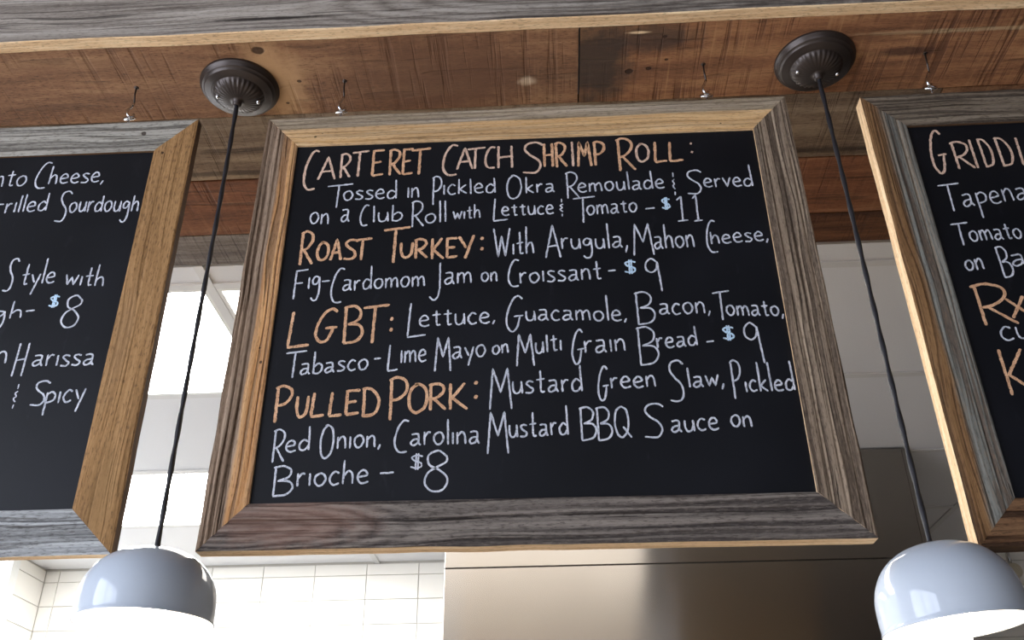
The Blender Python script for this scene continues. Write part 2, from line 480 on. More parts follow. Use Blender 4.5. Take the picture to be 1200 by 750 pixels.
# ------------------------------------------------------------------ timber beam above the boards
beam = thing('trim_1', 'reclaimed timber beam of grey and brown planks that carries the chalkboards', None, (0, 1.5, ZS), kind='structure')
def plank(x0, x1, y0, y1, z0, z1, mat, edge=None, nseg=40, seed=1, wav=.0010, plane='xy'):
    """plank with slightly irregular edges; local x along, local y across, z out of the face"""
    r = random.Random(seed)
    L = x1 - x0
    if plane == 'xy': w, th = y1 - y0, z1 - z0
    else: w, th = z1 - z0, y1 - y0
    prof = [(0, 0), (0, .0), (w * .25, 0), (w * .5, 0), (w * .75, 0), (w, 0)]
    vs, fs, mi = [], [], []
    e = .0016
    ring = [(e, 0), (w * .33, 0), (w * .66, 0), (w - e, 0), (w, e), (w, th), (0, th), (0, e)]
    for k in range(nseg + 1):
        x = L * k / nseg
        d0 = mnoise.noise((x * 9 + seed * 7, 0.3, 0)) * wav * 2; d1 = mnoise.noise((x * 9 + seed * 3, 5.3, 0)) * wav * 2
        for (y, z) in ring:
            yy = y + (d0 if y < w * .2 else d1 if y > w * .8 else 0)
            zz = z + (mnoise.noise((x * 4, y * 20, seed)) * wav if z < th * .5 else 0)
            vs.append((x, yy, zz))
    n = len(ring)
    for k in range(nseg):
        for i in range(n):
            j = (i + 1) % n
            fs.append((k * n + i, k * n + j, (k + 1) * n + j, (k + 1) * n + i)); mi.append(1 if edge and i in (3, 4, 6, 7) else 0)
    fs.append(tuple(range(n))[::-1]); mi.append(0); fs.append(tuple(nseg * n + i for i in range(n))); mi.append(0)
    me = mesh('plank', vs, fs, mi)
    o = link('plank', me, [mat] + ([edge] if edge else []), beam)
    if plane == 'xy':
        o.matrix_local = Matrix.Translation(Vector((x0, y0, z0)) - Vector(beam.location))
    else:  # face towards -y : local y -> world z, local z -> world y
        R = Matrix(((1, 0, 0), (0, 0, 1), (0, 1, 0))).to_4x4()
        o.matrix_local = Matrix.Translation(Vector((x0, y0, z0)) - Vector(beam.location)) @ R
    return o
BY = [1.171, 1.361, 1.551, 1.741, 1.856]
W1a = wood('soffit_brown', '5f422e', '8a6346', 'a57f5b', 1.3, grit=.5, fy=26, fx=4, saw=.55, saw_f=42, saw_rot=-.16, cracks=.25, contrast=.8,
           stains_and_shade=[(1.115, .10, .075, .14, 'b58d63', .85), (1.42, .10, .26, .16, '5f402d', .75), (1.575, .125, .022, .016, 'd2b898', .6), (.8, .04, .3, .02, '7c5a40', .4)],
           knots=[(1.105, .022, .013), (1.16, .10, .005), (1.125, .155, .004)])
W1b = wood('soffit_orange_brown', '5a3a27', '926444', 'b4855a', 2.7, fy=30, fx=4, saw=.9, saw_f=55, saw_rot=.10, cracks=.2, contrast=.8,
           stains_and_shade=[(.03, .09, .085, .16, '3b3027', .9), (.12, .03, .12, .05, '41332a', .8), (.70, .045, .30, .007, 'b39a76', .55), (.58, .09, .075, .016, '3a231b', .8), (.10, .018, .028, .004, 'e0c39a', .9)],
           knots=[(.148, .03, .005), (.155, .085, .004), (.09, .11, .008), (.125, .105, .006)])
W2 = wood('soffit_grey_brown', '4d3e32', '806b56', '9e8a72', 4.1, fy=34, fx=3, saw=.3, saw_f=50, saw_rot=.2, cracks=.6, contrast=.9,
          stains_and_shade=[(1.1, .165, 3.0, .012, '2f241c', .7)])
W3 = wood('soffit_red_brown', '4d3022', '85573c', 'a27453', 5.6, fy=30, fx=3, saw=.5, saw_f=40, saw_rot=-.35, cracks=.4, contrast=.8,
          stains_and_shade=[(1.0, .055, .6, .004, 'a58562', .5)])
W4a = wood('soffit_weathered_grey', '4e4642', '7b716a', '98908a', 6.4, fy=50, fx=3, saw=.9, saw_f=190, saw_rot=-.35, cracks=.1)
W4b = wood('soffit_dark_brown', '33211a', '62402b', '7b5338', 7.7, fy=34, fx=3, saw=.4, saw_f=45, cracks=.3)
plank(-1.60, .0695, BY[0], BY[1] - .002, ZS, ZS + .022, W1a, seed=1)
plank(-2.39, -1.603, BY[0], BY[1] - .002, ZS, ZS + .022, W2, seed=9)
plank(.0725, 1.55, BY[0], BY[1] - .002, ZS - .0008, ZS + .022, W1b, seed=2)
plank(1.553, 3.4, BY[0], BY[1] - .002, ZS, ZS + .022, W3, seed=10)
plank(-1.1, .75, BY[1], BY[2] - .003, ZS + .002, ZS + .024, W2, seed=3)
plank(-2.39, -1.103, BY[1], BY[2] - .003, ZS + .002, ZS + .024, W3, seed=11)
plank(.753, 3.4, BY[1], BY[2] - .003, ZS + .001, ZS + .024, W1a, seed=12)
plank(-2.39, .3, BY[2], BY[3] - .002, ZS, ZS + .022, W3, seed=4)
plank(.303, 3.4, BY[2], BY[3] - .002, ZS, ZS + .022, W3, seed=5)
plank(-2.39, -.1, BY[3], BY[4], ZS - .001, ZS + .022, W4a, seed=6)
plank(-.097, 3.4, BY[3], BY[4], ZS, ZS + .022, W4b, seed=7)
F1 = wood('fascia_grey', '5a4f47', '958b80', 'b6ada2', 11.2, fy=46, fx=2.2, cath=(2.42, .07, .14, 30.0, .4, .5), cracks=.55, stripe=.3, stripe_f=110, bump=.7,
          stains_and_shade=[(1.93, .030, .16, .006, '221b18', .9), (3.75, .08, 1.5, .4, '3a322c', .88)])  # second patch: shade over the right end, painted into the colour
F2 = wood('fascia_dark_grey', '2c2622', '5e554d', '7d746b', 12.5, fy=55, fx=2.2, cracks=.5, bump=.7,
          stains_and_shade=[(.42, .004, .07, .007, '201815', .9)])
plank(-2.39, 3.4, 1.147, 1.1705, ZS - .002, ZS + .17, F1, PINE_EDGE, nseg=120, seed=21, wav=.0014, plane='xz')
plank(-2.39, 3.4, 1.147, 1.1705, ZS + .172, ZS + .36, F1, seed=23, plane='xz')
plank(-2.39, 3.4, 1.147, 1.1705, ZS + .362, ZD, F2, seed=24, plane='xz')

# ------------------------------------------------------------------ chalkboards
YF = 1.262; YBK = 1.290; YP = 1.2680
def frame_board(root, o0, o1, i1, i0, mat, edge, seed, relief=.0012, ridges=(), th=YBK - YF, depth_y=YF, name='frame_board', edge_outer=True):
    """mitred board between outer edge o0->o1 and inner edge i0->i1 (x, z on the board plane);
       local x runs along the board, local y from the outer to the inner edge, local z into the board"""
    O = Vector((o0[0], 0, o0[1])); U = (Vector((o1[0], 0, o1[1])) - O); Ln = U.length; U.normalize()
    Vv = Vector((-U.z, 0, U.x))
    c = Vector(((i0[0] + i1[0]) / 2, 0, (i0[1] + i1[1]) / 2)) - O
    if c.dot(Vv) < 0: Vv = -Vv
    N = Vector((0, 1, 0))
    wv = (Vector((i0[0], 0, i0[1])) - O).dot(Vv)
    def P(u, v):
        a = Vector((o0[0] + (o1[0] - o0[0]) * u, 0, o0[1] + (o1[1] - o0[1]) * u))
        b = Vector((i0[0] + (i1[0] - i0[0]) * u, 0, i0[1] + (i1[1] - i0[1]) * u))
        q = a.lerp(b, v) - O
        return q.dot(U), q.dot(Vv)
    NU, NV = 60, 22
    vs, fs, mi = [], [], []
    for a in range(NU + 1):
        for b in range(NV + 1):
            x, y = P(a / NU, b / NV)
            z = mnoise.noise((x * 5 + seed * 11, y * 90, seed)) * relief + relief * .5
            for (y0, wd, dp) in ridges:
                yc = y0 + mnoise.noise((x * 5, seed * 2 + y0 * 40, 1)) * .002
                z += dp * math.exp(-((y - yc) / wd) ** 2)
            ed = min(b, NV - b)
            if ed == 0: z += .0012
            if b == 0: y += mnoise.noise((x * 14, seed, 3)) * .0012
            vs.append((x, y, max(z, 0)))
    n0 = len(vs)
    W = NV + 1
    for a in range(NU):
        for b in range(NV):
            fs.append((a * W + b, (a + 1) * W + b, (a + 1) * W + b + 1, a * W + b + 1)); mi.append(0)
    back = []
    for a in range(NU + 1):
        for b in (0, NV):
            v = vs[a * W + b]; vs.append((v[0], v[1], th))
    for a in range(NU):
        k = n0 + a * 2
        fs.append((a * W, n0 + a * 2, n0 + (a + 1) * 2, (a + 1) * W)); mi.append(1 if edge_outer else 0)
        fs.append((a * W + NV, (a + 1) * W + NV, n0 + (a + 1) * 2 + 1, n0 + a * 2 + 1)); mi.append(1)
        fs.append((n0 + a * 2, n0 + a * 2 + 1, n0 + (a + 1) * 2 + 1, n0 + (a + 1) * 2)); mi.append(1)
    fs.append(tuple(list(range(0, W))[::1]) + (n0 + 1, n0)); mi.append(1)
    fs.append(tuple([NU * W + b for b in range(W)][::-1]) + (n0 + NU * 2, n0 + NU * 2 + 1)); mi.append(1)
    me = mesh(name, vs, fs, mi)
    bm = bmesh.new(); bm.from_mesh(me); bmesh.ops.recalc_face_normals(bm, faces=bm.faces); bm.to_mesh(me); bm.free()
    o = link(name, me, [mat, edge], root)
    Mx = Matrix((U, Vv, N)).transposed().to_4x4()
    o.matrix_local = Matrix.Translation(Vector((o0[0], depth_y, o0[1] + CZ)) - Vector(root.location)) @ Mx
    return o

def screw_eye(root, x, z, y=1.277):
    """screw eye in the top edge of a frame"""
    pts = [(0.0098 * math.cos(a) , 0.0050 * math.sin(a), 0.0215 + 0.0068 * math.sin(a)) for a in [2 * math.pi * k / 20 for k in range(20)]]
    a = tube(pts, 0.0023, 8, closed=True)
    b = tube([(0, 0, -0.002), (0, 0, 0.0150)], 0.0022, 8)
    c = lathe([(0.0001, .0012), (0.0055, .0012), (.0055, 0.0), (.0001, 0.0)], 16)
    v, f, m = join([a, b, c])
    o = link('screw_eye', mesh('screw_eye', v, f, smooth=True), M_CHROME, root)
    o.location = Vector((x, y, z)) - Vector(root.location)

def hook(x_top, y_top, x_eye, y_eye, z_eye, label):
    """cup hook: straight shank out of the beam, open bright hook at the bottom that carries the eye"""
    H = thing('ceiling_hook', label, 'hook', (x_top, y_top, ZS))
    dx, dy = x_eye - x_top, y_eye - y_top
    zb = z_eye + .0262 - ZS                 # inside bottom of the hook relative to beam
    r = .0098
    pts = [(0, 0, .004), (dx * .15, dy * .2, zb * .25), (dx * .5 + .002, dy * .6, zb + r * 3.0)]
    o = link('shank', mesh('shank', *tube(pts, .0016, 8), smooth=True), M_HOOK, H)
    pts = []
    for k in range(15):
        a = math.radians(115 + (k / 14) * 235)
        pts.append((dx + r * .5 * math.cos(a), dy + r * .9 * math.cos(a) * .4, zb + r * .9 + r * math.sin(a)))
    pts = [(dx * .5 + .002, dy * .6, zb + r * 3.0), (dx * .8, dy * .85, zb + r * 2.5)] + pts
    link('hook_bend', mesh('hook_bend', *tube(pts, .0023, 8), smooth=True), M_CHROME, H)
    c = lathe([(0.0001, -.0015), (0.004, -.0012), (.0045, 0.0)], 14)
    link('collar', mesh('collar', *c[:2], smooth=True), M_HOOK, H)

def chalkboard(label, O, I, mats, edges, ridges, eyes, seed, th=YBK - YF):
    """O, I: outer and inner corners TL, TR, BR, BL on the front plane"""
    xs = [p[0] for p in O]; zs = [p[1] for p in O]
    root = thing('chalkboard_sign', label, 'chalkboard', ((min(xs) + max(xs)) / 2, YF + .014, CZ + min(zs)))
    for k in range(4):
        a, b = k, (k + 1) % 4
        frame_board(root, O[a], O[b], I[b], I[a], mats[k], edges[k], seed + k, ridges=ridges[k], th=th)
    ix0, ix1 = min(I[0][0], I[3][0]) - .012, max(I[1][0], I[2][0]) + .012
    iz0, iz1 = min(I[2][1], I[3][1]) - .012, max(I[0][1], I[1][1]) + .012
    box('board_panel', ix0, ix1, YP, YP + .006, CZ + iz0, CZ + iz1, M_SLATE, root)
    box('backing_board', ix0 - .02, ix1 + .02, YF + th - .004, YF + th + .002, CZ + iz0 - .02, CZ + iz1 + .02, BACK, root)
    for e in eyes: screw_eye(root, e[0], e[1] + CZ)
    return root

BACK = wood('backing_ply', '8f7452', 'b3966c', 'c9ae84', 31, fy=40, cracks=.0)
GS = dict(cracks=.6, bump=.9, stripe=.75, stripe_f=150, grit=.5)
C_top = wood('centre_top_board', '70604f', '96866f', 'b3a491', 3.3, fy=110, fx=2, two=(.028, .0025, 'bd935f', 'd4aa74', 'e4c191'), cracks=.3, stripe=.35, stripe_f=190,
             knots=[(.088, .047, .0028), (.10, .040, .0014), (.79, .056, .002)])
C_right = wood('centre_right_board', '4f4237', '85725f', 'a28f7a', 4.4, fy=75, fx=2, **GS)
C_bot = wood('centre_bottom_board', '342d2a', '6a615a', '90867c', 5.2, fy=60, fx=2.5, cath=(.89, .050, .17, 40.0, .75, .30), stains_and_shade=[(.80, .04, .17, .05, '86685a', .6)], **GS)
C_left = wood('centre_left_board', '5d4a3a', '8a735e', 'a38d78', 6.1, fy=100, fx=2, two=(.034, .003, 'b07640', 'c48f5c', 'd6a872'), cracks=.4, stripe=.6, stripe_f=120, bump=.9,
              knots=[(.29, .052, .0028), (.315, .047, .002)])
L_top = wood('left_top_board', '5b564f', '918c82', 'aaa59a', 7.4, fy=70, fx=1.6, knots=[(.69, .028, .005)], **GS)
L_right = wood('left_right_board', '72532f', '9c764b', 'b48d60', 8.8, fy=55, fx=2, cracks=.12, stripe=.25, stripe_f=120, grit=.5, knots=[(.075, .052, .0035)],
               stains_and_shade=[(.45, .05, .14, .02, '8a6a48', .5), (.70, .03, .1, .03, '84653f', .5)])
L_bot = wood('left_bottom_board', '6b6a68', '9fa09f', 'babbb9', 9.1, fy=70, fx=2, **GS)
L_left = wood('left_left_board', '6f4d2b', '9a7243', 'b88c57', 9.9, fy=45, fx=2, cracks=.1)
R_top = wood('right_top_board', '3a3028', '6d6051', '8a7d6c', 10.5, fy=80, fx=2, **GS)
R_left = wood('right_left_board', '4a3322', '7e5c3a', '94704a', 11.9, fy=80, fx=2, two=(.026, .006, '47453f', '74736b', '8a8a82'), cracks=.5, stripe=.6, stripe_f=150)
R_bot = wood('right_bottom_board', '2e1e14', '6c4c33', '8d6a4a', 12.3, fy=60, fx=2, **GS)
GR = lambda *ys: tuple((y, .0016, .0022) for y in ys)
EDGE = PINE_EDGE
EDGE_D = wood('dark_board_edge', '33241a', '5c432d', '755739', 13.0, fy=90, cracks=.2)

centre = chalkboard('middle chalkboard in a grey and tan reclaimed wood frame, with the shrimp roll menu',
    [(-.4830, 1.1658), (.4252, 1.1694), (.4287, .3833), (-.4920, .3875)], [(-.4256, 1.1020), (.3611, 1.0988), (.3593, .4492), (-.4265, .4536)],
    [C_top, C_right, C_bot, C_left], [EDGE, EDGE, EDGE, EDGE],
    [GR(.006, .015, .024), GR(.012, .03, .05), GR(.01, .025, .04), GR(.008, .017, .028)], [(-.3581, 1.168), (.2935, 1.170)], 40)
left = chalkboard('left chalkboard, brown right frame board, grey top and bottom ones, ending with Spicy',
    [(-1.394, 1.170), (-.6105, 1.1726), (-.6085, .3867), (-1.394, .385)], [(-1.322, 1.106), (-.6790, 1.1036), (-.6777, .4529), (-1.322, .4535)],
    [L_top, L_right, L_bot, L_left], [EDGE_D, EDGE_D, EDGE, EDGE_D],
    [GR(.012, .03, .045), (), GR(.012, .03, .05), ()], [(-.7459, 1.173)], 50, th=.018)
right = chalkboard('right chalkboard with the Rx and K headings and a bright pine left edge',
    [(.5525, 1.1600), (1.337, 1.170), (1.337, .3700), (.5560, .3675)], [(.6177, 1.0908), (1.267, 1.094), (1.267, .436), (.6200, .4335)],
    [R_top, L_right, R_bot, R_left], [EDGE_D, EDGE_D, EDGE_D, EDGE],
    [GR(.012, .03, .05), (), GR(.012, .025, .045), GR(.03, .05)], [(.6838, 1.166)], 60)
SIGNS = {'C': centre, 'L': left, 'R': right}
hook(-.743, 1.270, -.7459, 1.277, CZ + 1.173, 'small screw hook above the left chalkboard')
hook(-.3573, 1.2757, -.3581, 1.277, CZ + 1.168, 'left one of the two screw hooks above the middle chalkboard')
hook(.2949, 1.2716, .2935, 1.277, CZ + 1.170, 'right one of the two screw hooks above the middle chalkboard')
hook(.6878, 1.268, .6838, 1.277, CZ + 1.166, 'screw hook above the right chalkboard, beside the dark stain')

# ------------------------------------------------------------------ chalk handwriting
# strokes in a unit box; '!' straight segments, otherwise smoothed; '|' separates strokes
CAP = {
 'A': '!0,0 .5,1 1,0|!.18,.34 .84,.38', 'B': '!.1,1 .12,0|.0,.95 .5,1 .85,.85 .75,.62 .25,.5|.25,.5 .8,.48 1,.28 .75,.06 .1,.0',
 'C': '1,.88 .8,1 .45,.88 .12,.55 .02,.25 .15,.04 .45,0 .95,.1', 'D': '!.12,1 .15,0|.0,.95 .5,.95 .9,.7 .98,.4 .75,.1 .12,.02',
 'E': '!.12,1 .12,0|!.02,.98 1,1|!.12,.5 .8,.54|!.12,0 1,.06', 'F': '!.12,.95 .1,0|!.05,.95 1,1|!.1,.52 .7,.55',
 'G': '.95,.9 .7,1 .35,.85 .08,.5 .05,.2 .3,.02 .6,.1 .8,.42|!.45,.42 1,.45', 'H': '!.08,1 .08,0|!.92,1 .95,0|!.08,.48 .92,.52',
 'I': '!.45,1 .55,0', 'J': '!.85,1 .88,.3|.88,.3 .7,.08 .35,.0 .0,.1', 'K': '!.1,1 .12,0|!.85,1 .18,.42|!.2,.45 1,.0',
 'L': '!.2,1 .1,.03|!.08,.0 1,.06', 'M': '!0,0 .14,1 .5,.42 .82,1 1,0', 'O': '.5,1 .15,.85 .0,.5 .12,.12 .45,0 .85,.15 1,.5 .88,.85 .5,1 .3,.97',
 'P': '!.12,.95 .14,0|0,.92 .4,1 .9,.9 .95,.68 .6,.5 .18,.46', 'Q': '.45,1 .12,.85 0,.5 .12,.15 .42,.02 .75,.2 .85,.55 .75,.88 .45,1|!.5,.35 1,0',
 'R': '!.12,.97 .14,0|0,.93 .4,1 .82,.9 .86,.7 .55,.5 .18,.42|!.3,.45 1,.02', 'S': '1,.9 .7,1 .25,.95 .12,.78 .35,.6 .75,.42 .85,.2 .6,.02 .0,.04',
 'T': '!0,.93 1,1|!.45,.95 .42,0', 'U': '.04,1 .05,.4 .25,.04 .6,.03 .88,.3 .95,1', 'W': '!0,1 .28,0 .48,.72 .72,.02 1,1',
 'X': '!0,.9 1,.1|!.9,1 .1,0', 'Y': '!0,.95 .5,.45|!1,1 .42,0', ':': '!.2,.95 .8,.88|!.2,.12 .8,.05', '-': '!0,.4 1,.6', '(': '1,.95 .65,.98 .3,.8 .08,.5 .08,.22 .4,.03 .95,.04',
 '&': '!.5,1 .5,.8|.75,.7 .25,.62 .6,.5 .2,.4 .7,.26|!.55,.16 .5,0', '1': '!.1,.85 .55,1|!.55,1 .5,.02|!0,.0 1,.03',
 '$': '.95,.8 .5,.88 .08,.75 .3,.55 .8,.42 .85,.2 .45,.1 .0,.2|!.42,1 .4,0|!.6,1 .58,0', '8': '.9,.85 .55,1 .15,.88 .2,.65 .6,.52 .95,.3 .8,.05 .35,.0 .03,.2 .15,.45 .55,.6 .9,.72 .9,.88',
 '9': '.82,.88 .45,1 .08,.88 .05,.68 .4,.58 .75,.68 .85,.9|!.84,.9 1,0'}
LOW = {  # width, strokes: y 0..1 x-height, 1..2 ascender, below 0 descender
 'a': (.8, '.08,.95 .45,1 .62,.85 .62,.3 .78,.0|.6,.55 .25,.5 .05,.25 .2,.02 .5,.15 .62,.4'), 'b': (.75, '!.06,2 .08,0|.08,.6 .4,.95 .7,.75 .7,.3 .4,.0 .08,.12'),
 'c': (.65, '.62,.85 .35,1 .08,.7 .05,.3 .3,.0 .65,.12'), 'd': (.8, '.65,.75 .35,.95 .05,.6 .12,.1 .45,.05 .68,.4|!.66,2 .74,0'),
 'e': (.75, '.08,.5 .62,.6 .55,.92 .3,1 .05,.65 .1,.2 .38,.0 .75,.12'), 'g': (.75, '.62,.85 .3,1 .05,.7 .15,.35 .45,.4 .62,.8|.62,.95 .68,-.2 .55,-.85 .25,-1 .0,-.75'),
 'h': (.75, '!.06,2 .06,0|.08,.6 .35,.98 .6,.8 .68,0'), 'i': (.18, '!.08,1 .1,0'), 'k': (.72, '!.06,2 .06,0|!.62,1 .1,.45|!.12,.5 .7,0'),
 'l': (.18, '!.06,2 .12,0'), 'm': (1.15, '!.04,1 .06,0|.06,.65 .3,.98 .5,.8 .54,0|.54,.65 .8,.98 1.0,.8 1.08,0'), 'n': (.72, '!.04,1 .06,0|.06,.65 .35,1 .58,.8 .66,0'),
 'o': (.78, '.4,1 .1,.8 .04,.4 .25,.03 .55,.08 .74,.5 .6,.9 .35,1'), 'p': (.75, '!.08,1 .1,-1|.08,.8 .4,1 .7,.75 .62,.3 .12,.15'),
 'r': (.55, '!.04,1 .08,0|.08,.6 .3,.95 .52,.92'), 's': (.62, '.6,.9 .3,1 .08,.82 .3,.55 .58,.3 .4,.02 .0,.06'),
 't': (.62, '!.3,1.7 .32,.2|.32,.2 .4,.02 .6,.08|!.0,.98 .6,1.05'), 'u': (.75, '.05,1 .06,.35 .25,.02 .55,.15 .66,.6|!.66,1 .72,0'),
 'v': (.65, '!.0,1 .32,0 .65,1'), 'w': (1.0, '!.0,1 .25,.02 .5,.75 .72,.02 1.0,1'), 'y': (.72, '!.0,1 .35,.15|!.72,1 .3,-1'), ',': (.2, '!.15,.2 .0,-.55')}

def cat(P):
    if len(P) < 3: return P
    out = []
    for k in range(len(P) - 1):
        p0 = P[max(k - 1, 0)]; p1 = P[k]; p2 = P[k + 1]; p3 = P[min(k + 2, len(P) - 1)]
        for j in range(5):
            t = j / 5
            out.append(tuple(.5 * (2 * b + (c - a) * t + (2 * a - 5 * b + 4 * c - d) * t * t + (3 * b - a - 3 * c + d) * t ** 3) for a, b, c, d in zip(p0, p1, p2, p3)))
    out.append(P[-1]); return out
def strokes(s):
    for q in s.split('|'):
        st = q.startswith('!'); q = q.lstrip('!')
        P = [tuple(float(v) for v in a.split(',')) for a in q.split()]
        yield P if st else cat(P)

class Ribbons:
    def __init__(s, seed): s.v, s.f, s.r, s.k = [], [], random.Random(seed), 0
    def add(s, P, w):
        Q = [P[0]]
        for a, b in zip(P, P[1:]):
            L = math.dist(a, b); n = max(1, int(L / .0022))
            for j in range(1, n + 1): Q.append((a[0] + (b[0] - a[0]) * j / n, a[1] + (b[1] - a[1]) * j / n))
        # round ends: extend a touch
        s.k += 1
        y = -.00012 - .000012 * (s.k % 12)
        r = s.r; ph = r.uniform(0, 99); base = len(s.v); m = len(Q)
        for k, p in enumerate(Q):
            a = Q[max(k - 1, 0)]; b = Q[min(k + 1, m - 1)]
            tx, tz = b[0] - a[0], b[1] - a[1]; l = math.hypot(tx, tz) or 1
            nx, nz = -tz / l, tx / l
            e = min(1, .62 + .38 * min(k, m - 1 - k))
            hw1 = w / 2 * e * (1 + .35 * mnoise.noise((ph, k * .33, 0)) + r.uniform(-.14, .14))
            hw2 = w / 2 * e * (1 + .35 * mnoise.noise((ph + 9, k * .33, 0)) + r.uniform(-.14, .14))
            s.v.append((p[0] + nx * hw1, y, p[1] + nz * hw1)); s.v.append((p[0] - nx * hw2, y, p[1] - nz * hw2))
        for k in range(m - 1):
            i = base + 2 * k
            s.f.append((i, i + 1, i + 3, i + 2))

